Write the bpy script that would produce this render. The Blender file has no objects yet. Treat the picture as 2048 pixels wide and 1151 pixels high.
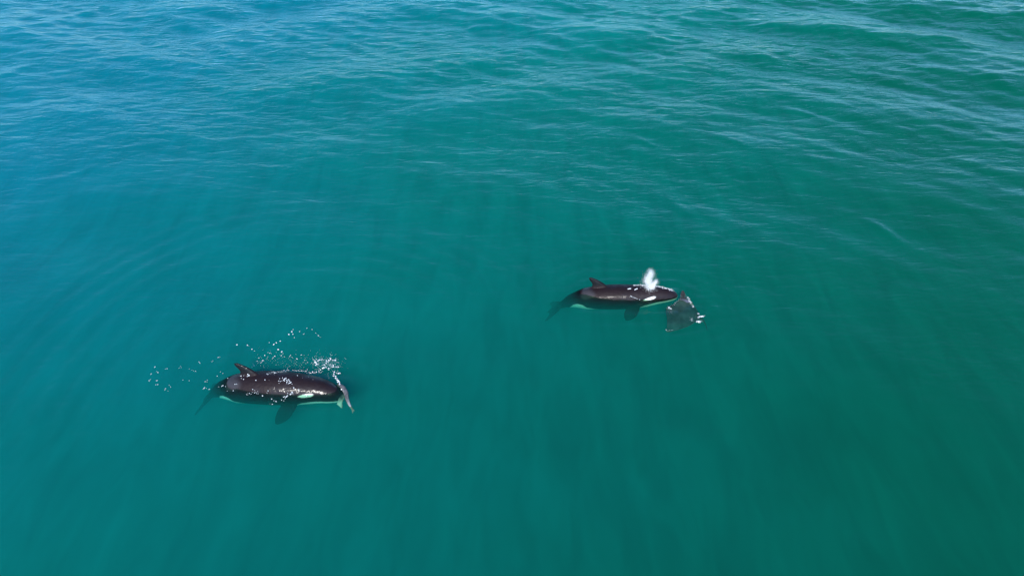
import bpy, bmesh, math, random
import numpy as np
from mathutils import Vector, Matrix
from mathutils.bvhtree import BVHTree

R = math.radians
scene = bpy.context.scene
COL = scene.collection
rng = np.random.default_rng(7)

# ------------------------------------------------------------------ camera
CAM_H = 17.0
PITCH = 42.0
cam_d = bpy.data.cameras.new('camera')
cam_d.sensor_width = 36.0
cam_d.lens = 24.0
cam_d.clip_start = 0.1
cam_d.clip_end = 9000.0
cam = bpy.data.objects.new('camera', cam_d)
cam.location = (0, 0, CAM_H)
cam.rotation_euler = (R(90 - PITCH), 0, 0)
COL.objects.link(cam)
scene.camera = cam

# ------------------------------------------------------------------ sky and sun
SUN_EL, SUN_AZ = 42.0, 193.0          # azimuth clockwise from the view direction (+Y)
world = bpy.data.worlds.new('World')
scene.world = world
world.use_nodes = True
wn = world.node_tree.nodes
wn.clear()
sky = wn.new('ShaderNodeTexSky')
sky.sky_type = 'NISHITA'
sky.sun_disc = False
sky.sun_elevation = R(SUN_EL)
sky.sun_rotation = R(SUN_AZ)
sky.air_density = 1.0
sky.dust_density = 0.5
sky.ozone_density = 3.0
bg = wn.new('ShaderNodeBackground')
bg.inputs['Strength'].default_value = 0.15
wo = wn.new('ShaderNodeOutputWorld')
wb = wn.new('ShaderNodeMix')
wb.data_type, wb.blend_type = 'RGBA', 'MULTIPLY'
wb.inputs[0].default_value = 1.0
wb.inputs[7].default_value = (0.54, 0.93, 1.18, 1)       # the cool white balance of the photograph
world.node_tree.links.new(sky.outputs[0], wb.inputs[6])
world.node_tree.links.new(wb.outputs[2], bg.inputs['Color'])
world.node_tree.links.new(bg.outputs[0], wo.inputs['Surface'])

sun_d = bpy.data.lights.new('sun', 'SUN')
sun_d.energy = 4.1
sun_d.angle = R(0.53)
sun_d.color = (1.0, 0.95, 0.88)
sun = bpy.data.objects.new('sun', sun_d)
_sd = Vector((math.cos(R(SUN_EL)) * math.sin(R(SUN_AZ)), math.cos(R(SUN_EL)) * math.cos(R(SUN_AZ)), math.sin(R(SUN_EL))))
sun.rotation_euler = _sd.to_track_quat('Z', 'Y').to_euler()
sun.location = (20, -10, 60)
COL.objects.link(sun)

scene.view_settings.view_transform = 'Standard'
scene.view_settings.look = 'None'
scene.view_settings.exposure = 0.42
scene.view_settings.gamma = 1.0
scene.view_settings.use_curve_mapping = False

scene.render.engine = 'CYCLES'
cy = scene.cycles
cy.max_bounces = 8
cy.volume_bounces = 2
cy.transparent_max_bounces = 12
cy.diffuse_bounces = 2
cy.glossy_bounces = 3
cy.caustics_reflective = False
cy.caustics_refractive = False
cy.sample_clamp_indirect = 4.0
cy.use_denoising = True
try:
    cy.denoiser = 'OPENIMAGEDENOISE'
except Exception:
    pass


# ------------------------------------------------------------------ helpers
class NT:
    def __init__(self, name):
        self.m = bpy.data.materials.new(name)
        self.m.use_nodes = True
        self.t = self.m.node_tree
        self.t.nodes.clear()
        self.out = self.t.nodes.new('ShaderNodeOutputMaterial')

    def n(self, kind, **kw):
        nd = self.t.nodes.new(kind)
        for k, v in kw.items():
            if hasattr(nd, k):
                setattr(nd, k, v)
            else:
                nd.inputs[k].default_value = v
        return nd

    def l(self, a, b):
        self.t.links.new(a, b)

    def math(self, op, a, b=None, c=None):
        nd = self.t.nodes.new('ShaderNodeMath')
        nd.operation = op
        for i, v in enumerate((a, b, c)):
            if v is None:
                continue
            if isinstance(v, (int, float)):
                nd.inputs[i].default_value = v
            else:
                self.l(v, nd.inputs[i])
        return nd.outputs[0]


def link(o, label=None, cat=None, group=None, kind=None):
    if o.name not in COL.objects:
        COL.objects.link(o)
    for k, v in (('label', label), ('category', cat), ('group', group), ('kind', kind)):
        if v:
            o[k] = v
    return o


def mesh_obj(name, verts, faces, mat, smooth=True):
    me = bpy.data.meshes.new(name)
    me.from_pydata([tuple(v) for v in verts], [], faces)
    if smooth:
        me.polygons.foreach_set('use_smooth', [True] * len(me.polygons))
    me.materials.append(mat)
    return bpy.data.objects.new(name, me)


def sstep(a, b, x):
    t = np.clip((x - a) / (b - a), 0, 1)
    return t * t * (3 - 2 * t)


# ------------------------------------------------------------------ water
def sea_material():
    s = NT('sea_water')
    tc = s.n('ShaderNodeTexCoord')
    obj = tc.outputs['Object']

    def ripple(rot, scale, nscale, detail, dist):
        mp = s.n('ShaderNodeMapping')
        mp.inputs['Rotation'].default_value = (0, 0, R(rot))
        mp.inputs['Scale'].default_value = scale
        s.l(obj, mp.inputs['Vector'])
        nz = s.n('ShaderNodeTexNoise')
        nz.inputs['Scale'].default_value = nscale
        nz.inputs['Detail'].default_value = detail
        nz.inputs['Roughness'].default_value = 0.55
        nz.inputs['Distortion'].default_value = dist
        s.l(mp.outputs[0], nz.inputs['Vector'])
        return nz.outputs['Fac']
    r1 = ripple(20, (0.55, 1.6, 1), 1.15, 4.0, 0.5)
    r2 = ripple(-10, (0.55, 1.5, 1), 2.6, 3.0, 0.3)
    # wind patches: the ripples are stronger in some areas than in others
    wp = ripple(10, (0.7, 1.0, 1), 0.07, 2.0, 0.0)
    amp = s.math('MULTIPLY_ADD', wp, 1.6, -0.25)
    amp = s.math('MAXIMUM', amp, 0.15)
    h = s.math('ADD', s.math('MULTIPLY', r1, 0.32), s.math('MULTIPLY', r2, 0.10))
    h = s.math('MULTIPLY', h, amp)
    # the water lies slick round the animals and is ruffled farther out
    sp = s.n('ShaderNodeSeparateXYZ')
    s.l(obj, sp.inputs[0])
    far = s.n('ShaderNodeMapRange', interpolation_type='SMOOTHSTEP')
    far.inputs['From Min'].default_value = 12.0
    far.inputs['From Max'].default_value = 46.0
    far.inputs['To Min'].default_value = 0.36
    far.inputs['To Max'].default_value = 1.25
    s.l(s.math('SQRT', s.math('ADD', s.math('POWER', s.math('MULTIPLY', sp.outputs[0], 0.45), 2.0), s.math('POWER', sp.outputs[1], 2.0))), far.inputs['Value'])
    h = s.math('MULTIPLY', h, far.outputs[0])
    bump = s.n('ShaderNodeBump')
    bump.inputs['Strength'].default_value = 1.0
    bump.inputs['Distance'].default_value = 0.55
    s.l(h, bump.inputs['Height'])
    # Schlick reflectance of water, the same from above and from below
    fr = s.n('ShaderNodeLayerWeight')
    fr.inputs['Blend'].default_value = 0.5
    s.l(bump.outputs[0], fr.inputs['Normal'])
    refl = s.math('MULTIPLY_ADD', s.math('POWER', fr.outputs['Facing'], 5.0), 0.98, 0.02)
    gl = s.n('ShaderNodeBsdfGlossy')
    gl.inputs['Roughness'].default_value = 0.10
    gl.inputs['Color'].default_value = (1, 1, 1, 1)
    s.l(bump.outputs[0], gl.inputs['Normal'])
    tr = s.n('ShaderNodeBsdfTransparent')
    # the surface tint runs from paler blue on the left to deeper green on the right,
    # and light shafts are painted into its transmission colour as noise streaks
    sx = s.n('ShaderNodeSeparateXYZ')
    s.l(obj, sx.inputs[0])
    gx = s.math('ADD', s.math('MULTIPLY', sx.outputs[0], 1 / 44.0), 0.65)
    gx = s.math('ADD', gx, s.math('MULTIPLY_ADD', sx.outputs[1], -0.0095, 0.15))
    gx = s.math('ADD', gx, s.math('MULTIPLY_ADD', ripple(20, (0.5, 1.0, 1), 0.10, 3.0, 0.4), 0.5, -0.25))
    tint = s.n('ShaderNodeValToRGB')
    e = tint.color_ramp.elements
    e[0].position, e[0].color = 0.0, (0.66, 0.805, 0.835, 1)
    e[1].position, e[1].color = 1.0, (0.50, 0.65, 0.46, 1)
    m_ = e.new(0.5)
    m_.color = (0.60, 0.785, 0.66, 1)
    s.l(gx, tint.inputs[0])
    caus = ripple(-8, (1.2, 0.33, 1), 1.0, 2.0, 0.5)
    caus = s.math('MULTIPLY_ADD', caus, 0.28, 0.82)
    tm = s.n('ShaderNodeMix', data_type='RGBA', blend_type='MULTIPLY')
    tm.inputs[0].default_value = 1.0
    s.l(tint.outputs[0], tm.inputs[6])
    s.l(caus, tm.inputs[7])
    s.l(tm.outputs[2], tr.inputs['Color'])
    mx = s.n('ShaderNodeMixShader')
    s.l(refl, mx.inputs[0])
    s.l(tr.outputs[0], mx.inputs[1])
    s.l(gl.outputs[0], mx.inputs[2])
    s.l(mx.outputs[0], s.out.inputs['Surface'])
    # the water body: absorbs red, scatters green and blue
    sc = s.n('ShaderNodeVolumeScatter')
    sc.inputs['Color'].default_value = (0.02, 0.92, 1.0, 1)
    sc.inputs['Density'].default_value = 0.39
    sc.inputs['Anisotropy'].default_value = 0.0
    ab = s.n('ShaderNodeVolumeAbsorption')
    ab.inputs['Color'].default_value = (0.0, 0.87, 0.90, 1)
    ab.inputs['Density'].default_value = 1.35
    ad = s.n('ShaderNodeAddShader')
    s.l(sc.outputs[0], ad.inputs[0])
    s.l(ab.outputs[0], ad.inputs[1])
    s.l(ad.outputs[0], s.out.inputs['Volume'])
    s.m.cycles.homogeneous_volume = True
    return s.m


def wave_components():
    r = np.random.default_rng(21)
    comps = []

    def train(direction, spread, lo, hi, n, steep):
        for _ in range(n):
            lam = math.exp(r.uniform(math.log(lo), math.log(hi)))
            a = R(direction + r.normal(0, spread))
            k = 2 * math.pi / lam
            comps.append((k * math.cos(a), k * math.sin(a), steep / k * r.uniform(0.5, 1.2), r.uniform(0, 2 * math.pi)))
    # direction = heading of the wave normal, degrees from +X
    train(60, 10, 5.0, 13.0, 14, 0.026)      # crests run down to the right
    train(118, 12, 4.0, 9.0, 10, 0.018)      # crests run down to the left
    train(72, 20, 0.9, 2.8, 44, 0.020)
    train(92, 24, 0.55, 1.0, 30, 0.013)
    return comps


WAVES = wave_components()
RIDGES = []                 # centre, direction, length, width, height
RINGS = []                  # centre, inner and outer radius, amplitude, wavelength
BODIES = []                 # segments (from, to, amplitude, wavelength) of the bodies that ring the water


def wave_height(x, y):
    z = np.zeros_like(x)
    calm = 0.20 + 1.10 * sstep(15, 52, np.hypot((x + 3) * 0.5, y))
    for kx, ky, a, p in WAVES:
        z += a * np.sin(kx * x + ky * y + p)
    z = z * calm
    for (ax, ay), (bx, by), amp, lam in BODIES:
        vx, vy = bx - ax, by - ay
        u = np.clip(((x - ax) * vx + (y - ay) * vy) / (vx * vx + vy * vy), 0, 1)
        d = np.maximum(np.hypot(x - ax - u * vx, y - ay - u * vy) - 0.35, 0)
        z += amp * np.cos(2 * math.pi * d / lam) * np.exp(-d / 1.3)
    for cx, cy, r0, r1, amp, lam in RINGS:          # old rings left by an animal's last rise
        d = np.hypot(x - cx, y - cy)
        th = np.arctan2(y - cy, x - cx)
        z += amp * (0.55 + 0.45 * np.sin(3 * th + 0.7 * d)) * np.cos(2 * math.pi * d / lam + 0.8 * np.sin(5 * th)) * sstep(r0 - 1.5, r0 + 1.5, d) * (1 - sstep(r1 - 2.5, r1 + 1.0, d))
    for cx, cy, ang, ln, wd, amp in RIDGES:          # single steep crests
        ca, sa = math.cos(ang), math.sin(ang)
        u, v = (x - cx) * ca + (y - cy) * sa, -(x - cx) * sa + (y - cy) * ca
        v = v + 0.10 * np.sin(u * 2.1)
        z += amp * (1 + 0.35 * np.sin(u * 1.3 + cx)) * np.exp(-(u / ln) ** 2 - (v / wd) ** 2)
    far = np.hypot(x, y - 30)
    calm = 1.0
    return z * calm * (1 - sstep(90, 200, far))


def axis_coords(lo, hi, step, far):
    core = np.arange(lo, hi + step * 0.5, step)
    out, d = [], step
    p = hi
    while p < far:
        d *= 1.22
        p += d
        out.append(p)
    neg, d, p = [], step, lo
    while p > -far:
        d *= 1.22
        p -= d
        neg.append(p)
    return np.array(neg[::-1] + list(core) + out)


def build_sea():
    xs = axis_coords(-46, 46, 0.15, 3500)
    ys = axis_coords(5, 62, 0.15, 3500)
    nx, ny = len(xs), len(ys)
    X, Y = np.meshgrid(xs, ys)
    Z = wave_height(X, Y)
    top = np.stack([X, Y, Z], -1).reshape(-1, 3)
    # perimeter, counter-clockwise
    idx = np.arange(nx * ny).reshape(ny, nx)
    per = list(idx[0, :]) + list(idx[1:, -1]) + list(idx[-1, -2::-1]) + list(idx[-2:0:-1, 0])
    low = top[per].copy()
    low[:, 2] = -16.0
    verts = np.vstack([top, low])
    q = np.stack([idx[:-1, :-1], idx[:-1, 1:], idx[1:, 1:], idx[1:, :-1]], -1).reshape(-1, 4)
    base = nx * ny
    m = len(per)
    side = [(per[(i + 1) % m], per[i], base + i, base + (i + 1) % m) for i in range(m)]
    loops = np.concatenate([q.ravel(), np.array(side).ravel(), np.arange(base + m - 1, base - 1, -1)])
    counts = np.array([4] * (len(q) + len(side)) + [m])
    starts = np.concatenate([[0], np.cumsum(counts)[:-1]])
    me = bpy.data.meshes.new('sea')
    me.vertices.add(len(verts))
    me.vertices.foreach_set('co', verts.ravel())
    me.loops.add(len(loops))
    me.loops.foreach_set('vertex_index', loops.astype(np.int32))
    me.polygons.add(len(counts))
    me.polygons.foreach_set('loop_start', starts.astype(np.int32))
    sm = np.ones(len(counts), dtype=bool)
    sm[len(q):] = False
    me.polygons.foreach_set('use_smooth', sm)
    me.update(calc_edges=True)
    me.validate()
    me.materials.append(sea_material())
    o = bpy.data.objects.new('sea', me)
    link(o, 'rippled turquoise sea water filling the whole view', kind='structure')


def build_seabed():
    s = NT('seabed_sand')
    p = s.n('ShaderNodeBsdfPrincipled')
    nz = s.n('ShaderNodeTexNoise')
    nz.inputs['Scale'].default_value = 0.2
    cr = s.n('ShaderNodeValToRGB')
    cr.color_ramp.elements[0].color = (0.16, 0.14, 0.10, 1)
    cr.color_ramp.elements[1].color = (0.34, 0.30, 0.22, 1)
    s.l(nz.outputs['Fac'], cr.inputs[0])
    s.l(cr.outputs[0], p.inputs['Base Color'])
    p.inputs['Roughness'].default_value = 0.9
    s.l(p.outputs[0], s.out.inputs['Surface'])
    n = 24
    e = np.linspace(-3400, 3400, n)
    X, Y = np.meshgrid(e, e)
    Z = -14.0 + 0.6 * np.sin(X * 0.01) * np.cos(Y * 0.013)
    v = np.stack([X, Y, Z], -1).reshape(-1, 3)
    f = [(j * n + i, j * n + i + 1, (j + 1) * n + i + 1, (j + 1) * n + i) for j in range(n - 1) for i in range(n - 1)]
    link(mesh_obj('seabed', v, f, s.m), 'sandy seabed hidden deep under the turquoise water', kind='structure')




# ------------------------------------------------------------------ orcas
def skin_material():
    s = NT('orca_skin')
    at = s.n('ShaderNodeAttribute', attribute_name='pattern')
    nz = s.n('ShaderNodeTexNoise')
    nz.inputs['Scale'].default_value = 9.0
    nz.inputs['Detail'].default_value = 5.0
    tc = s.n('ShaderNodeTexCoord')
    s.l(tc.outputs['Object'], nz.inputs['Vector'])
    mp = s.n('ShaderNodeMapRange')
    mp.inputs['To Min'].default_value = 0.75
    mp.inputs['To Max'].default_value = 1.25
    s.l(nz.outputs['Fac'], mp.inputs['Value'])
    mul = s.n('ShaderNodeMix', data_type='RGBA', blend_type='MULTIPLY')
    mul.inputs[0].default_value = 1.0
    s.l(at.outputs['Color'], mul.inputs[6])
    s.l(mp.outputs[0], mul.inputs[7])
    p = s.n('ShaderNodeBsdfPrincipled')
    s.l(mul.outputs[2], p.inputs['Base Color'])
    p.inputs['Roughness'].default_value = 0.6
    p.inputs['Coat Weight'].default_value = 0.25
    p.inputs['Coat Roughness'].default_value = 0.14
    n2 = s.n('ShaderNodeTexNoise')
    n2.inputs['Scale'].default_value = 9.0
    n2.inputs['Detail'].default_value = 4.0
    s.l(tc.outputs['Object'], n2.inputs['Vector'])
    b = s.n('ShaderNodeBump')
    b.inputs['Strength'].default_value = 0.5
    b.inputs['Distance'].default_value = 0.035
    s.l(n2.outputs['Fac'], b.inputs['Height'])
    s.l(b.outputs[0], p.inputs['Normal'])
    s.l(b.outputs[0], p.inputs['Coat Normal'])
    # wet skin shines in air; against water it has next to no gloss (their refractive indices match)
    ge = s.n('ShaderNodeNewGeometry')
    gz = s.n('ShaderNodeSeparateXYZ')
    s.l(ge.outputs['Position'], gz.inputs[0])
    dry = s.n('ShaderNodeMapRange')
    dry.inputs['From Min'].default_value = 0.0
    dry.inputs['From Max'].default_value = 0.05
    s.l(gz.outputs[2], dry.inputs['Value'])
    s.l(s.math('MULTIPLY_ADD', dry.outputs[0], 0.16, 0.04), p.inputs['Specular IOR Level'])
    n3 = s.n('ShaderNodeTexNoise')
    n3.inputs['Scale'].default_value = 1.6
    n3.inputs['Detail'].default_value = 3.0
    s.l(tc.outputs['Object'], n3.inputs['Vector'])
    wet = s.n('ShaderNodeMapRange')                     # sheets of water still running off parts of the back
    wet.inputs['From Min'].default_value = 0.47
    wet.inputs['From Max'].default_value = 0.62
    s.l(n3.outputs['Fac'], wet.inputs['Value'])
    s.l(s.math('MULTIPLY', dry.outputs[0], s.math('MULTIPLY_ADD', wet.outputs[0], 0.34, 0.05)), p.inputs['Coat Weight'])
    s.l(p.outputs[0], s.out.inputs['Surface'])
    return s.m


SKIN = skin_material()

_T = [0, .008, .025, .06, .12, .20, .30, .40, .50, .60, .70, .80, .88, .95, 1.0]
_W = [.004, .026, .044, .064, .082, .100, .113, .114, .104, .089, .072, .056, .038, .016, .006]
_U = [.004, .028, .048, .068, .087, .101, .112, .114, .105, .091, .074, .058, .042, .018, .006]
_D = [.004, .022, .036, .054, .076, .098, .114, .117, .109, .095, .078, .060, .043, .020, .006]
_W, _U, _D = ([v * k for v in q] for q, k in ((_W, 0.90), (_U, 0.87), (_D, 0.87)))
_C = [-.012, -.012, -.010, -.006, 0, 0, 0, 0, 0, .002, .004, .006, .006, .004, .002]


def prof(tab, t):
    # smooth interpolation (Catmull-Rom through the table)
    t = np.clip(t, 0, 1)
    T = np.array(_T)
    V = np.array(tab)
    m = np.gradient(V, T)
    i = np.clip(np.searchsorted(T, t, side='right') - 1, 0, len(T) - 2)
    h = T[i + 1] - T[i]
    u = (t - T[i]) / h
    return ((2 * u**3 - 3 * u**2 + 1) * V[i] + (u**3 - 2 * u**2 + u) * h * m[i]
            + (-2 * u**3 + 3 * u**2) * V[i + 1] + (u**3 - u**2) * h * m[i + 1])


def fin_mesh(bm, axis_pts, chord, thick, dirs, n=18, mchord=12):
    """closed blade: axis_pts(u)->centre, chord(u)->(front,back) along chord_dir, lens-shaped thickness"""
    chord_dir, thick_dir = dirs
    rings = []
    for i in range(n + 1):
        u = i / n
        c = Vector(axis_pts(u))
        f, b = chord(u)
        th = thick(u)
        ring = []
        for j in range(mchord):
            a = 2 * math.pi * j / mchord
            v = 0.5 + 0.5 * math.cos(a)               # 1 = leading edge, 0 = trailing
            x = b + (f - b) * v
            # aerofoil: fat leading edge, thin trailing edge
            tt = th * math.sin(a) * (0.55 + 0.45 * v)
            ring.append(bm.verts.new(c + Vector(chord_dir) * x + Vector(thick_dir) * tt))
        rings.append(ring)
    for a, b in zip(rings[:-1], rings[1:]):
        for j in range(mchord):
            k = (j + 1) % mchord
            bm.faces.new((a[j], a[k], b[k], b[j]))
    bm.faces.new(rings[0][::-1])
    bm.faces.new(rings[-1])


def orca_rest(fin_h=0.07, flip_out=62, flip_back=30, girth=1.0, flip_len=0.13):
    """unit-length orca: snout at x=0, fluke notch at x=-1 (x = -t), y left, z up"""
    bm = bmesh.new()
    ts = np.concatenate([np.linspace(0, .06, 10)[:-1], np.linspace(.06, 1, 70)])
    seg = 40
    rings = []
    for t in ts:
        w, u, d, c = (float(prof(tab, t)) for tab in (_W, _U, _D, _C))
        w, u, d = w * girth, u * girth, d * girth
        ring = []
        for j in range(seg):
            a = 2 * math.pi * j / seg
            ca, sa = math.cos(a), math.sin(a)
            ring.append(bm.verts.new((-t, w * ca, c + (u if sa > 0 else d) * sa)))
        rings.append(ring)
    for a, b in zip(rings[:-1], rings[1:]):
        for j in range(seg):
            k = (j + 1) % seg
            bm.faces.new((a[j], b[j], b[k], a[k]))
    bm.faces.new(rings[0])
    bm.faces.new(rings[-1][::-1])
    # dorsal fin: swept back, falcate
    H = fin_h

    def dax(u):
        return (-0.470 - 0.038 * u**1.6, 0, 0.072 * girth + (H + 0.025) * u)

    def dch(u):
        w = 0.060 * (1 - u) ** 0.80 + 0.007
        return (w * (1 - 0.15 * u), -w * (0.95 - 0.45 * math.sin(u * math.pi)))
    fin_mesh(bm, dax, dch, lambda u: 0.013 * (1 - u) + 0.0055, ((1, 0, 0), (0, 1, 0)))
    # flippers: broad paddles
    for sgn in (1, -1):
        ao, ab = R(flip_out), R(flip_back)
        ax = Vector((-math.sin(ab), sgn * math.cos(ab) * math.cos(ao), -math.cos(ab) * math.sin(ao)))
        ch = Vector((1, 0, 0)) - ax * ax.x
        ch.normalize()
        td = ax.cross(ch).normalized()
        root = Vector((-0.248, sgn * 0.064 * girth, -0.050 * girth))

        def fax(u, root=root, ax=ax):
            return root + ax * (flip_len * u)

        def fch(u):
            w = 0.031 * (0.62 + 0.75 * math.sin(math.pi * min(1, u * 0.72 + 0.12))) * math.sqrt(max(0.0, 1 - max(0, (u - 0.40) / 0.60) ** 2.0) + 0.012)
            return (w * 0.9, -w)
        fin_mesh(bm, fax, fch, lambda u: 0.013 * (1 - u) + 0.006, (ch, td))
    # flukes
    for sgn in (1, -1):
        def uax(u, sgn=sgn):
            return (-0.955 - 0.055 * u**1.5, sgn * (0.098 * u), 0.004)

        def uch(u):
            w = 0.060 * (1 - u) ** 0.55 + 0.006
            return (w * 1.1, -w * (1.05 - 0.5 * math.sin(math.pi * u)))
        fin_mesh(bm, uax, uch, lambda u: 0.010 * (1 - u) + 0.005, ((1, 0, 0), (0, 0, 1)))
    bmesh.ops.recalc_face_normals(bm, faces=bm.faces)
    me = bpy.data.meshes.new('orca_rest')
    bm.to_mesh(me)
    bm.free()
    return me


def fuse(me, voxel, smooth):
    """fuse overlapping closed shells into one continuous skin"""
    o = bpy.data.objects.new('fuse', me)
    COL.objects.link(o)
    r = o.modifiers.new('r', 'REMESH')
    r.mode = 'VOXEL'
    r.voxel_size = voxel
    sm = o.modifiers.new('s', 'SMOOTH')
    sm.factor = 0.5
    sm.iterations = smooth
    dg = bpy.context.evaluated_depsgraph_get()
    out = bpy.data.meshes.new_from_object(o.evaluated_get(dg))
    bpy.data.objects.remove(o)
    bpy.data.meshes.remove(me)
    return out


def orca_pattern(P, girth):
    t, y, z = -P[:, 0], P[:, 1], P[:, 2]
    n = len(P)
    u, d, w = prof(_U, t) * girth, prof(_D, t) * girth, prof(_W, t) * girth
    c = prof(_C, t)
    zr = (z - c) / np.where(z > c, u, d)
    yr = np.abs(y) / w
    black = np.array([0.013, 0.0058, 0.0070])
    white = np.array([0.78, 0.77, 0.72])
    grey = np.array([0.075, 0.075, 0.085])
    # white underside boundary as height ratio along the body
    bt = [0, .02, .08, .15, .20, .24, .28, .34, .44, .50, .55, .60, .67, .74, .79, .84, .9, 1]
    bz = [-.15, -.22, -.30, -.36, -.46, -.72, -.90, -.93, -.90, -.72, -.45, -.16, -.02, -.10, -.4, -.8, -1.0, -1.2]
    edge = np.interp(t, bt, bz)
    body = (np.hypot((y / w), np.where(z > c, (z - c) / u, (z - c) / d)) < 1.06)
    belly = sstep(0.05, -0.05, zr - edge) * body
    # eye patch: ellipse on the flank, tapering backwards
    et = (t - 0.172) / 0.038
    ez = (z / girth - (0.022 - 0.16 * (t - 0.172))) / (0.0100 * (1 - 0.35 * np.clip(et, -1, 1)))
    eye = sstep(1.15, 0.85, np.sqrt(et**2 + ez**2)) * (np.abs(y) > 0.03)
    # saddle behind the fin
    st = (t - 0.545) / 0.055
    sz = (zr - 0.72) / 0.30
    sad = sstep(1.25, 0.6, np.sqrt(st**2 + sz**2)) * body
    fin = sstep(1.05, 1.35, zr) * (t > 0.38) * (t < 0.60)
    out = np.tile(black, (n, 1))
    for mask, colr in ((sad * 0.42, grey), (fin, np.array([0.005, 0.005, 0.007])), (belly, white), (eye, white)):
        out = out * (1 - mask[:, None]) + colr * mask[:, None]
    return out


def bend(P, pitch, yaw, twist, anchor=0.35):
    """bend unit orca along a spine: pitch/yaw tables of (t, degrees); returns unit coords about the anchor"""
    tt = np.linspace(-0.1, 1.15, 501)
    pa = np.radians(np.interp(tt, [p[0] for p in pitch], [p[1] for p in pitch]))
    ya = np.radians(np.interp(tt, [p[0] for p in yaw], [p[1] for p in yaw]))
    k = np.ones(25) / 25
    pa = np.convolve(np.pad(pa, 12, mode='edge'), k, 'valid')
    ya = np.convolve(np.pad(ya, 12, mode='edge'), k, 'valid')
    f = np.stack([np.cos(pa) * np.cos(ya), np.cos(pa) * np.sin(ya), np.sin(pa)], -1)     # towards the head
    lf = np.stack([-np.sin(ya), np.cos(ya), np.zeros_like(ya)], -1)
    up = np.cross(f, lf)
    tw = np.radians(twist * sstep(0.58, 0.88, tt))[:, None]      # the tail stock rolls as it sweeps
    lf, up = lf * np.cos(tw) + up * np.sin(tw), up * np.cos(tw) - lf * np.sin(tw)
    C = np.zeros_like(f)
    C[1:] = -np.cumsum((f[1:] + f[:-1]) * 0.5 * (tt[1] - tt[0]), 0)
    t = -P[:, 0]
    t = np.where(t > 0.55, 0.55 + np.minimum(t - 0.55, 0.33) * 0.40 + np.maximum(t - 0.88, 0), t)

    def at(A, q):
        return np.stack([np.interp(q, tt, A[:, i]) for i in range(3)], -1)
    c0 = at(C, np.array([anchor]))[0]
    return at(C, t) - c0 + at(lf, t) * P[:, 1:2] + at(up, t) * P[:, 2:3]


def make_orca(label, length, loc, heading, roll, pitch, yaw, fin_h, flip_out, flip_back, girth, flip_len, twist):
    me = fuse(orca_rest(fin_h, flip_out, flip_back, girth, flip_len), 0.0040, 4)
    n = len(me.vertices)
    P = np.empty(n * 3, dtype=np.float32)
    me.vertices.foreach_get('co', P)
    P = P.reshape(-1, 3).astype(float)
    pat = orca_pattern(P, girth)
    Q = bend(P, pitch, yaw, twist) * length
    me.vertices.foreach_set('co', Q.astype(np.float32).ravel())
    ca = me.color_attributes.new('pattern', 'FLOAT_COLOR', 'POINT')
    ca.data.foreach_set('color', np.hstack([pat, np.ones((n, 1))]).astype(np.float32).ravel())
    me.polygons.foreach_set('use_smooth', [True] * len(me.polygons))
    me.materials.clear()
    me.materials.append(SKIN)
    me.update()
    me.name = 'orca'
    o = bpy.data.objects.new('orca', me)
    o.location = loc
    o.rotation_euler = (R(roll), 0, R(heading))
    return link(o, label, 'orca', 'orcas hunting at the sea surface')


def pix(x, y, z=0.0):
    """world point at height z seen at photo pixel (2048 wide): used for laying out, like reading a map"""
    f = 24.0 / 36.0 * 2048
    dx, dy = (x - 1024) / f, -(y - 575.5) / f
    p = R(PITCH)
    d = Vector((dx, math.cos(p) + dy * math.sin(p), -math.sin(p) + dy * math.cos(p)))
    s = (z - CAM_H) / d.z
    return Vector((0, 0, CAM_H)) + d * s



orca_a = make_orca('large orca seizing a grey fish in its jaws, glints scattered over its back', 6.7,
                   pix(553, 775, -0.22), -5, -12,
                   pitch=[(-.1, -2), (.12, 1), (.3, 2), (.45, 4), (.6, 20), (.7, 36), (.8, 40), (.9, 20), (1.1, 8)],
                   yaw=[(-.1, -14), (.15, -6), (.3, 0), (.5, -1), (.7, -16), (.9, -22), (1.1, -22)],
                   fin_h=0.064, flip_out=44, flip_back=36, girth=0.81, flip_len=0.132, twist=24)
orca_b = make_orca('smaller slimmer orca blowing white spray, its white eye patch above water, facing a ray', 6.1,
                   pix(1238, 593, -0.17), -3, -12,
                   pitch=[(-.1, 12), (.12, 9), (.3, 3), (.45, 5), (.6, 20), (.7, 36), (.8, 40), (.9, 20), (1.1, 8)],
                   yaw=[(-.1, -4), (.15, -3), (.3, 0), (.5, -2), (.7, -12), (.9, -16), (1.1, -16)],
                   fin_h=0.062, flip_out=44, flip_back=38, girth=0.76, flip_len=0.112, twist=8)

for a_, b_, am, lam in (((500, 776), (685, 778), 0.040, 0.62), ((1190, 596), (1345, 597), 0.035, 0.55), ((1340, 640), (1390, 630), 0.03, 0.5)):
    pa_, pb_ = pix(*a_), pix(*b_)
    BODIES.append(((pa_.x, pa_.y), (pb_.x, pb_.y), am, lam))

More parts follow.
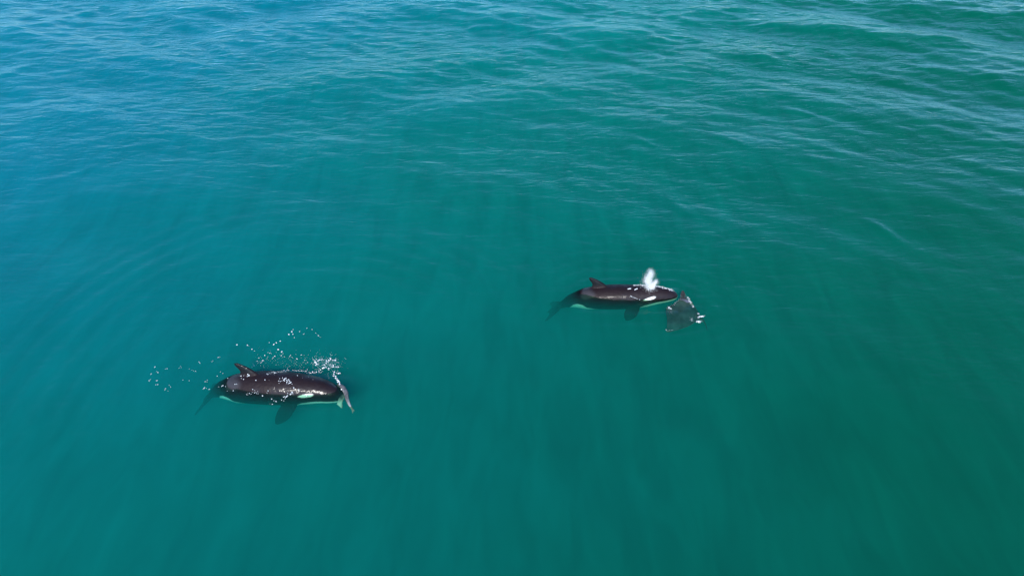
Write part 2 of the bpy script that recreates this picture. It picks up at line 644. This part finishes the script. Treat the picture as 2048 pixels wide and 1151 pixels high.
_c = pix(560, 770)
RINGS.append((_c.x, _c.y, 5.0, 11.5, 0.015, 0.80))
for a_, b_, wd, hh in (((1405, 268), (1535, 304), 0.22, 0.075), ((1240, 270), (1340, 300), 0.2, 0.05), ((1720, 435), (1835, 495), 0.22, 0.07),
                       ((1180, 365), (1240, 385), 0.2, 0.045), ((1330, 400), (1390, 430), 0.2, 0.05), ((1560, 215), (1700, 250), 0.25, 0.07),
                       ((930, 380), (1000, 400), 0.2, 0.04), ((350, 535), (410, 515), 0.2, 0.04), ((100, 365), (190, 335), 0.22, 0.05), ((250, 300), (330, 285), 0.2, 0.045),
                       ((1640, -4), (2060, 32), 0.75, 0.13), ((1480, 44), (1830, 78), 0.65, 0.12), ((1780, 72), (2070, 106), 0.65, 0.12), ((1150, 14), (1420, 46), 0.6, 0.09),
                       ((1450, 104), (1640, 138), 0.5, 0.09), ((1930, 138), (2070, 190), 0.5, 0.09), ((-10, 74), (120, 40), 0.55, 0.10), ((110, 42), (235, 0), 0.55, 0.09),
                       ((-10, 164), (85, 118), 0.45, 0.08), ((490, 34), (700, 52), 0.5, 0.08), ((1900, 235), (2060, 300), 0.4, 0.07), ((300, 60), (440, 40), 0.45, 0.07)):
    pa_, pb_ = pix(*a_), pix(*b_)
    dv = pb_ - pa_
    RIDGES.append(((pa_.x + pb_.x) / 2, (pa_.y + pb_.y) / 2, math.atan2(dv.y, dv.x), dv.length * 0.42, wd, hh))
build_sea()
build_seabed()


def wz(x, y):
    return float(wave_height(np.array([x]), np.array([y]))[0])


# ------------------------------------------------------------------ the ray
def mottled(name, dark, light, scale, rough):
    s = NT(name)
    tc = s.n('ShaderNodeTexCoord')
    at = s.n('ShaderNodeAttribute', attribute_name='pattern')
    nz = s.n('ShaderNodeTexNoise')
    nz.inputs['Scale'].default_value = scale
    nz.inputs['Detail'].default_value = 6.0
    s.l(tc.outputs['Object'], nz.inputs['Vector'])
    cr = s.n('ShaderNodeValToRGB')
    cr.color_ramp.elements[0].position, cr.color_ramp.elements[0].color = 0.38, (*dark, 1)
    cr.color_ramp.elements[1].position, cr.color_ramp.elements[1].color = 0.70, (*light, 1)
    s.l(nz.outputs['Fac'], cr.inputs[0])
    mx = s.n('ShaderNodeMix', data_type='RGBA', blend_type='MIX')
    sepc = s.n('ShaderNodeSeparateColor')
    s.l(at.outputs['Color'], sepc.inputs[0])
    dk = s.n('ShaderNodeMix', data_type='RGBA', blend_type='MIX')
    s.l(sepc.outputs[1], dk.inputs[0])
    s.l(cr.outputs[0], dk.inputs[6])
    dk.inputs[7].default_value = (0.006, 0.008, 0.010, 1)      # black wing tips
    s.l(dk.outputs[2], mx.inputs[6])
    s.l(sepc.outputs[0], mx.inputs[0])
    mx.inputs[7].default_value = (0.62, 0.60, 0.55, 1)      # pale underside
    p = s.n('ShaderNodeBsdfPrincipled')
    s.l(mx.outputs[2], p.inputs['Base Color'])
    p.inputs['Roughness'].default_value = rough
    b = s.n('ShaderNodeBump')
    b.inputs['Strength'].default_value = 0.4
    b.inputs['Distance'].default_value = 0.02
    s.l(nz.outputs['Fac'], b.inputs['Height'])
    s.l(b.outputs[0], p.inputs['Normal'])
    s.l(p.outputs[0], s.out.inputs['Surface'])
    return s.m


def set_pattern(me, vals, dark=None):
    ca = me.color_attributes.new('pattern', 'FLOAT_COLOR', 'POINT')
    v = np.asarray(vals, dtype=np.float32)
    ca.data.foreach_set('color', np.stack([v, np.zeros_like(v) if dark is None else np.asarray(dark, dtype=np.float32), v, np.ones_like(v)], -1).ravel())


def tube(bm, pts, radii, seg=10, flat=1.0):
    rings = []
    n = len(pts)
    for i, (p, r) in enumerate(zip(pts, radii)):
        t = (Vector(pts[min(i + 1, n - 1)]) - Vector(pts[max(i - 1, 0)])).normalized()
        a = t.cross(Vector((0, 0, 1))).normalized()
        b = a.cross(t)
        rings.append([bm.verts.new(Vector(p) + a * r * math.cos(2 * math.pi * j / seg) + b * r * flat * math.sin(2 * math.pi * j / seg)) for j in range(seg)])
    for a, b in zip(rings[:-1], rings[1:]):
        for j in range(seg):
            k = (j + 1) % seg
            bm.faces.new((a[j], a[k], b[k], b[j]))
    bm.faces.new(rings[0][::-1])
    bm.faces.new(rings[-1])


def build_ray():
    bm = bmesh.new()
    # stations from the raised wing tip to the other tip: map row, leading edge, trailing edge, height, thickness
    st = [(581, 1363.5, 1367.5, 0.42, .020), (587, 1361.0, 1371, 0.33, .030), (594, 1360, 1376, 0.19, .036), (602, 1356, 1382, 0.02, .05), (609, 1345, 1387, -0.07, .075),
          (616, 1333, 1392, -0.15, .11), (623, 1331, 1396, -0.18, .14), (630, 1333, 1398, -0.18, .13), (638, 1334, 1397, -0.19, .10), (646, 1334, 1388, -0.17, .06),
          (653, 1333.5, 1376, -0.23, .035), (659, 1333, 1358, -0.28, .02), (664, 1332.5, 1339, -0.32, .008)]
    S = np.array(st, float)
    nu, nv = 60, 22
    q = np.linspace(0, len(st) - 1, nu + 1)
    S = np.stack([np.interp(q, np.arange(len(st)), S[:, k]) for k in range(5)], -1)
    ker = np.array([1, 2, 3, 2, 1]) / 9.0
    for k in range(1, 5):
        S[:, k] = np.convolve(np.pad(S[:, k], 2, mode='edge'), ker, 'valid')
    org = pix(1364, 627, -0.12)
    top, bot = [], []
    for row, xf, xb, z, th in S:
        a, b = pix(xf, row, z) - org, pix(xb, row, z) - org
        ru, rb = [], []
        for j in range(nv + 1):
            v = j / nv
            c = a.lerp(b, v)
            t = th * max(0.06, math.sin(math.pi * v**0.7)) ** 0.8
            ru.append(bm.verts.new(c + Vector((0, 0, max(t, 0.007)))))
            rb.append(bm.verts.new(c - Vector((0, 0, max(0.6 * t, 0.007)))))
        top.append(ru)
        bot.append(rb)
    for i in range(nu):
        for j in range(nv):
            bm.faces.new((top[i][j], top[i + 1][j], top[i + 1][j + 1], top[i][j + 1]))
            bm.faces.new((bot[i][j], bot[i][j + 1], bot[i + 1][j + 1], bot[i + 1][j]))
        bm.faces.new((top[i][0], bot[i][0], bot[i + 1][0], top[i + 1][0]))
        bm.faces.new((top[i][nv], top[i + 1][nv], bot[i + 1][nv], bot[i][nv]))
    for j in range(nv):
        bm.faces.new((top[0][j], top[0][j + 1], bot[0][j + 1], bot[0][j]))
        bm.faces.new((top[nu][j], bot[nu][j], bot[nu][j + 1], top[nu][j + 1]))
    # eye bumps, pelvic fins and tail
    for (ex, ey) in ((1339, 615), (1340, 624)):
        bmesh.ops.create_icosphere(bm, subdivisions=2, radius=0.05, matrix=Matrix.Translation(pix(ex, ey, -0.03) - org))
    rt = pix(1394, 632, -0.11) - org
    for sg in (1, -1):
        tube(bm, [rt + Vector((-0.08, sg * 0.05, 0)), rt + Vector((0.05, sg * 0.15, 0)), rt + Vector((0.12, sg * 0.20, -0.02))], [0.05, 0.06, 0.025], flat=0.35)
    tube(bm, [rt + Vector(v) for v in ((-0.1, 0, 0), (0.1, -0.03, 0), (0.24, -0.05, -0.14), (0.36, -0.08, -0.34), (0.46, -0.12, -0.60))],
         [0.06, 0.042, 0.03, 0.022, 0.014])
    bmesh.ops.recalc_face_normals(bm, faces=bm.faces)
    me = bpy.data.meshes.new('ray')
    bm.to_mesh(me)
    bm.free()
    me = fuse(me, 0.011, 3)
    n = len(me.vertices)
    N = np.array([v.normal.z for v in me.vertices])
    Zc = np.array([v.co.z for v in me.vertices])
    set_pattern(me, sstep(-0.2, -0.6, N), sstep(0.12, 0.30, Zc))
    me.polygons.foreach_set('use_smooth', [True] * len(me.polygons))
    me.materials.clear()
    me.materials.append(mottled('ray_skin', (0.040, 0.046, 0.072), (0.095, 0.105, 0.155), 3.5, 0.8))
    me.name = 'ray'
    o = bpy.data.objects.new('ray', me)
    o.location = org
    link(o, 'dark grey ray lifting one black wing tip out of the water', 'ray')
    return o


ray = build_ray()


# ------------------------------------------------------------------ the fish in the jaws
def build_fish():
    o_at = pix(684, 778, 0.0)
    sp = [pix(676, 768, 0.02), pix(686, 774, 0.07), pix(692, 785, 0.06), pix(694, 797, 0.02), pix(699, 809, 0.0), pix(705, 818, 0.02)]
    sp = [p - o_at for p in sp]
    bm = bmesh.new()
    tube(bm, sp, [0.055, 0.072, 0.074, 0.060, 0.038, 0.026], seg=14, flat=0.8)
    # thin tail fin, two narrow lobes
    e = sp[-1]
    d = (sp[-1] - sp[-2]).normalized()
    side = d.cross(Vector((0, 0, 1))).normalized()
    tube(bm, [e - d * 0.05, e + d * 0.06 + side * 0.02, e + d * 0.15 + side * 0.06], [0.028, 0.026, 0.012], flat=0.5)
    tube(bm, [e - d * 0.05, e + d * 0.05 - side * 0.015, e + d * 0.10 - side * 0.02], [0.028, 0.024, 0.012], flat=0.5)
    # pale pectoral fin hanging under the water on the near side
    c = sp[2]
    tube(bm, [c + Vector((-0.04, 0, -.06)), c + Vector((-0.16, -0.10, -.16)), c + Vector((-0.20, -0.24, -.24)), c + Vector((-0.10, -0.36, -.30))], [0.07, 0.10, 0.09, 0.03], flat=0.3)
    bmesh.ops.recalc_face_normals(bm, faces=bm.faces)
    me = bpy.data.meshes.new('fish')
    bm.to_mesh(me)
    bm.free()
    me = fuse(me, 0.011, 4)
    P = np.array([v.co[:] for v in me.vertices])
    N = np.array([v.normal.z for v in me.vertices])
    pale = np.clip(sstep(0.1, -0.5, N) + sstep(-0.02, -0.12, P[:, 2] + 0.05) * sstep(0.10, 0.02, P[:, 0]) + 0.45 * sstep(0.22, 0.40, P[:, 0]), 0, 1)
    set_pattern(me, pale)
    me.polygons.foreach_set('use_smooth', [True] * len(me.polygons))
    me.materials.clear()
    me.materials.append(mottled('fish_skin', (0.05, 0.046, 0.048), (0.20, 0.18, 0.18), 9.0, 0.5))
    me.name = 'fish'
    o = bpy.data.objects.new('fish', me)
    o.location = o_at
    link(o, 'grey fish with pale belly and thin tail hanging from the large orca\'s jaws', 'fish')


build_fish()


# ------------------------------------------------------------------ foam, spray and droplets
def white_water(name, rough):
    s = NT(name)
    p = s.n('ShaderNodeBsdfPrincipled')
    p.inputs['Base Color'].default_value = (0.88, 0.89, 0.90, 1)
    p.inputs['Roughness'].default_value = rough
    p.inputs['Subsurface Weight'].default_value = 0.0
    s.l(p.outputs[0], s.out.inputs['Surface'])
    return s.m


FOAM = white_water('foam', 0.35)
SPRAY = white_water('spray', 0.6)
_ico = bmesh.new()
bmesh.ops.create_icosphere(_ico, subdivisions=1, radius=1.0)
ICO_V = np.array([v.co[:] for v in _ico.verts])
ICO_F = np.array([[v.index for v in f.verts] for f in _ico.faces])
_ico.free()
OCT_V = np.array([(1, 0, 0), (-1, 0, 0), (0, 1, 0), (0, -1, 0), (0, 0, 1), (0, 0, -1)], float)
OCT_F = np.array([(0, 2, 4), (2, 1, 4), (1, 3, 4), (3, 0, 4), (2, 0, 5), (1, 2, 5), (3, 1, 5), (0, 3, 5)])


def blobs(name, pts, radii, mat, label, kind='stuff', cat=None, shape='ico', squash=(0.5, 1.0), origin=None):
    V0, F0 = (ICO_V, ICO_F) if shape == 'ico' else (OCT_V, OCT_F)
    pts = np.asarray([tuple(p) for p in pts])
    origin = np.asarray(tuple(origin)) if origin is not None else pts.mean(0)
    n = len(pts)
    sc = np.stack([rng.uniform(0.7, 1.7, n), rng.uniform(0.6, 1.1, n), rng.uniform(*squash, n)], -1) * np.asarray(radii)[:, None]
    ang = rng.uniform(0, math.tau, n)
    V = V0[None] * sc[:, None, :]
    V = V * rng.uniform(0.8, 1.2, (n, len(V0), 1))
    ca, sa = np.cos(ang)[:, None], np.sin(ang)[:, None]
    V = np.stack([V[..., 0] * ca - V[..., 1] * sa, V[..., 0] * sa + V[..., 1] * ca, V[..., 2]], -1)
    V = (V + (pts - origin)[:, None, :]).reshape(-1, 3)
    F = (F0[None] + (np.arange(n) * len(V0))[:, None, None]).reshape(-1, 3)
    o = mesh_obj(name, V, F.tolist(), mat)
    o.location = origin
    return link(o, label, cat, kind=kind)


bpy.context.view_layer.update()
_tree = {}


def surface_point(px, py, lift=0.0):
    """where the map point lies on the orca's wet back, or else on the water"""
    a = Vector((0, 0, CAM_H))
    d = (pix(px, py) - a).normalized()
    w = pix(px, py)
    for _ in range(3):
        w = pix(px, py, wz(w.x, w.y))
    for o in (orca_a, orca_b, ray):
        if o.name not in _tree:
            bm = bmesh.new()
            bm.from_mesh(o.data)
            bm.transform(o.matrix_world)
            _tree[o.name] = BVHTree.FromBMesh(bm)
            bm.free()
        hit = _tree[o.name].ray_cast(a, d)
        if hit[0] is not None and hit[0].z > w.z:
            return hit[0] + hit[1] * lift
    return w + Vector((0, 0, lift))


Z1 = lambda p: (280 + p[0] / 4.096, 640 + p[1] / 4.096)
flecks = [(1245,95),(1220,117),(1253,115),(1308,93),(1340,115),(1368,66),(1410,76),(1462,127),(1265,143),(1440,105),(1060,183),(1117,185),
 (1098,197),(1150,172),(1133,240),(1163,258),(1172,275),(1065,270),(1022,288),(975,310),(960,335),(1008,330),(990,350),(1092,308),(1105,295),
 (1157,290),(1185,300),(1228,297),(1285,315),(1322,285),(1350,328),(795,202),(880,205),(918,238),(655,302),(590,340),(484,342),(934,372),
 (118,387),(148,428),(94,438),(87,485),(136,495),(130,529),(208,400),(240,533),(210,560),(230,580),(340,387),(352,490),(405,495),(405,400),
 (440,415),(634,458),(535,503),(550,505),(530,552),(518,565),(570,565),(645,545),(680,535),(680,435),(720,475),
 (780,523),(850,483),(950,490),(1025,488),(1050,443),(1105,430),(885,440),(895,450),(925,565),(880,600),(955,600),(1005,618),(1085,688),
 (1080,645),(1178,660),(1205,622),(1245,590),(1115,665),(1290,453),(1180,410),(1360,417),(715,580),(1140,515),(1150,500),(1365,618),(1260,552),
 (1300,568),(1225,605),(1190,628),(1050,575),(830,455)]
big = {(535,503),(530,552),(885,440),(1085,688),(1140,515),(405,495),(1085,308),(895,450),(148,428),(1245,95),(1133,240)}
rnd = random.Random(5)
pts, rad = [], []
for q in flecks:
    p = surface_point(*Z1(q), 0.008)
    pts.append(p)
    rad.append((rnd.uniform(0.006, 0.014) if q[0] < 700 else rnd.uniform(0.009, 0.020)) * (1.45 if q in big else 1.0))
    for _ in range(rnd.choice((0, 0, 1, 1, 2))):
        a, b = rnd.gauss(0, 14), rnd.gauss(0, 8)
        pts.append(surface_point(*Z1((q[0] + a, q[1] + b)), 0.006))
        rad.append(rnd.uniform(0.007, 0.014))
# thin strings of white blobs standing in for glints on the flank
for (x0, y0, x1, y1, n) in ((1165, 485, 1245, 520, 16), (1180, 475, 1230, 500, 12), (1185, 640, 1250, 585, 12), (870, 605, 960, 580, 8), (1140, 500, 1200, 470, 10)):
    for k in range(n):
        t = k / (n - 1)
        pts.append(surface_point(*Z1((x0 + (x1 - x0) * t + rnd.gauss(0, 4), y0 + (y1 - y0) * t + rnd.gauss(0, 9))), 0.005))
        rad.append(rnd.uniform(0.008, 0.017))
blobs('glint_droplets', pts, rad, FOAM, 'white droplets standing in for sun glints over and behind the large orca')  # sun glints on water and skin, modelled as small white blobs

# the wash thrown up beside the large orca's head
pts, rad = [], []
arcs = [((1430, 345), (1455, 310), (1500, 330)), ((1505, 395), (1530, 340), (1560, 315)), ((1540, 330), (1590, 315), (1612, 345)),
        ((1470, 415), (1530, 375), (1600, 370)), ((1545, 400), (1570, 380), (1620, 385)), ((1580, 425), (1610, 440), (1640, 440)),
        ((1430, 325), (1440, 350), (1450, 370)), ((1390, 440), (1430, 425), (1480, 405))]
for a, b, c in arcs:
    n = rnd.randint(9, 14)
    for k in range(n):
        t = k / (n - 1)
        x = (1 - t)**2 * a[0] + 2 * t * (1 - t) * b[0] + t * t * c[0] + rnd.gauss(0, 5)
        y = (1 - t)**2 * a[1] + 2 * t * (1 - t) * b[1] + t * t * c[1] + rnd.gauss(0, 5)
        pts.append(surface_point(*Z1((x, y)), 0.01))
        rad.append(rnd.choice((0.008, 0.011, 0.015, 0.019, 0.024)))
for k in range(46):                                                   # water shed along the front of the snout
    t = k / 45
    x = 1590 + 95 * t - 18 * t * t + rnd.gauss(0, 5)
    y = 450 + 130 * t + rnd.gauss(0, 5)
    pts.append(surface_point(*Z1((x, y)), 0.012))
    rad.append(rnd.uniform(0.008, 0.024))
for k in range(60):                                                   # froth line along the far side of the back
    t = k / 59
    x = 1040 + 400 * t
    y = 437 - 22 * math.sin(t * 3.0) + rnd.gauss(0, 5)
    pts.append(surface_point(*Z1((x, y)), 0.004))
    rad.append(rnd.uniform(0.004, 0.013))
for k in range(240):                                                  # fine spray over the wash
    a, b = rnd.gauss(1535, 62), rnd.gauss(365, 40)
    pts.append(surface_point(*Z1((a, b)), abs(rnd.gauss(0, 0.10))))
    rad.append(rnd.uniform(0.003, 0.008))
for k in range(200):                                                  # and along the far side of the back
    t = rnd.random()
    pts.append(surface_point(*Z1((960 + 520 * t + rnd.gauss(0, 20), 330 + 60 * t + rnd.gauss(0, 45))), 0.004))
    rad.append(rnd.uniform(0.002, 0.006))
blobs('wash_foam', pts, rad, FOAM, 'broken white foam thrown up beside the large orca\'s head')

# the blow: a dense ragged plume of fine droplets over the smaller orca's blowhole
base = surface_point(1300, 576)
N = 7600
u = rng.random(N) ** 0.85
lobe = rng.random(N)
h = u * np.where(lobe < 0.80, 0.82, 0.36) * rng.uniform(0.8, 1.12, N)
mist = np.where(rng.random(N) < 0.36, 1.9, 1.0)
wid = np.where(lobe < 0.80, 0.15 - 0.07 * u, 0.07 - 0.02 * u) * (1 + (mist - 1) * (0.25 + 0.75 * u))
cx = np.where(lobe < 0.80, -0.05 - 0.06 * u + 0.05 * np.sin(u * 9), 0.07 + 0.13 * u**1.5)
px_ = cx + rng.normal(0, 0.62, N) * wid
py_ = rng.normal(0, 0.62, N) * wid + 0.05 * u
rad = rng.uniform(0.004, 0.0115, N) * (1.1 - 0.5 * u) / mist**0.9
P = np.stack([px_, py_, h + rng.normal(0, 0.03, N)], -1) + np.array(base)[None] + np.array([0, 0, -0.03])
blobs('blow_spray', P, rad, SPRAY, 'white plume of breath spray standing over the smaller orca\'s head', kind='stuff', shape='oct', squash=(0.7, 1.3), origin=base)

# thin wash along the smaller orca and foam round the ray
Z2 = lambda p: (1080 + p[0] / 5.689, 520 + p[1] / 5.689)
pts, rad = [], []


def foam_line(zf, ctrl, n, jx, rlo, rhi):
    c = np.array(ctrl, float)
    for _ in range(n):
        t = rnd.random() * (len(c) - 1)
        i = min(int(t), len(c) - 2)
        q = c[i] + (c[i + 1] - c[i]) * (t - i)
        pts.append(surface_point(*zf((q[0] + rnd.gauss(0, jx), q[1] + rnd.gauss(0, jx * 0.6))), 0.004))
        rad.append(rnd.uniform(rlo, rhi))


foam_line(Z2, [(1065, 290), (1130, 283), (1200, 290)], 60, 7, 0.004, 0.013)
foam_line(Z2, [(1330, 300), (1400, 310), (1460, 325), (1510, 345)], 110, 8, 0.004, 0.015)
foam_line(Z2, [(1025, 405), (1080, 430), (1150, 452)], 34, 4, 0.004, 0.010)
foam_line(Z2, [(1000, 328), (1035, 322)], 8, 3, 0.010, 0.022)  # this and the next dash: white blobs in place of glints on the back
foam_line(Z2, [(1078, 335), (1105, 326)], 8, 3, 0.010, 0.022)
blobs('bow_foam_glints', pts, rad, FOAM, 'thin line of foam along the smaller orca\'s back and head')
pts, rad = [], []
Z4 = lambda p: (1280 + p[0] / 8.22, 530 + p[1] / 8.22)
foam_line(Z4, [(780, 520), (815, 580), (850, 640), (880, 695)], 198, 9, 0.0023, 0.0082)
foam_line(Z4, [(960, 855), (1010, 840), (1050, 838)], 99, 11, 0.0030, 0.0109)
foam_line(Z4, [(935, 925), (965, 925), (995, 935)], 108, 14, 0.0030, 0.0102)
foam_line(Z4, [(945, 795), (970, 800)], 25, 8, 0.0030, 0.0068)
foam_line(Z4, [(475, 690), (520, 725)], 46, 7, 0.0037, 0.0095)
foam_line(Z4, [(440, 720), (480, 690), (500, 780)], 72, 20, 0.0023, 0.0054)
foam_line(Z4, [(420, 1060), (450, 1080), (540, 1060)], 43, 8, 0.0023, 0.0048)
foam_line(Z4, [(850, 860), (855, 920)], 46, 12, 0.0023, 0.0048)
foam_line(Z4, [(640, 560), (560, 640), (470, 690)], 46, 12, 0.0023, 0.0048)
blobs('ray_foam', pts, rad, FOAM, 'white foam breaking along the edges of the ray')
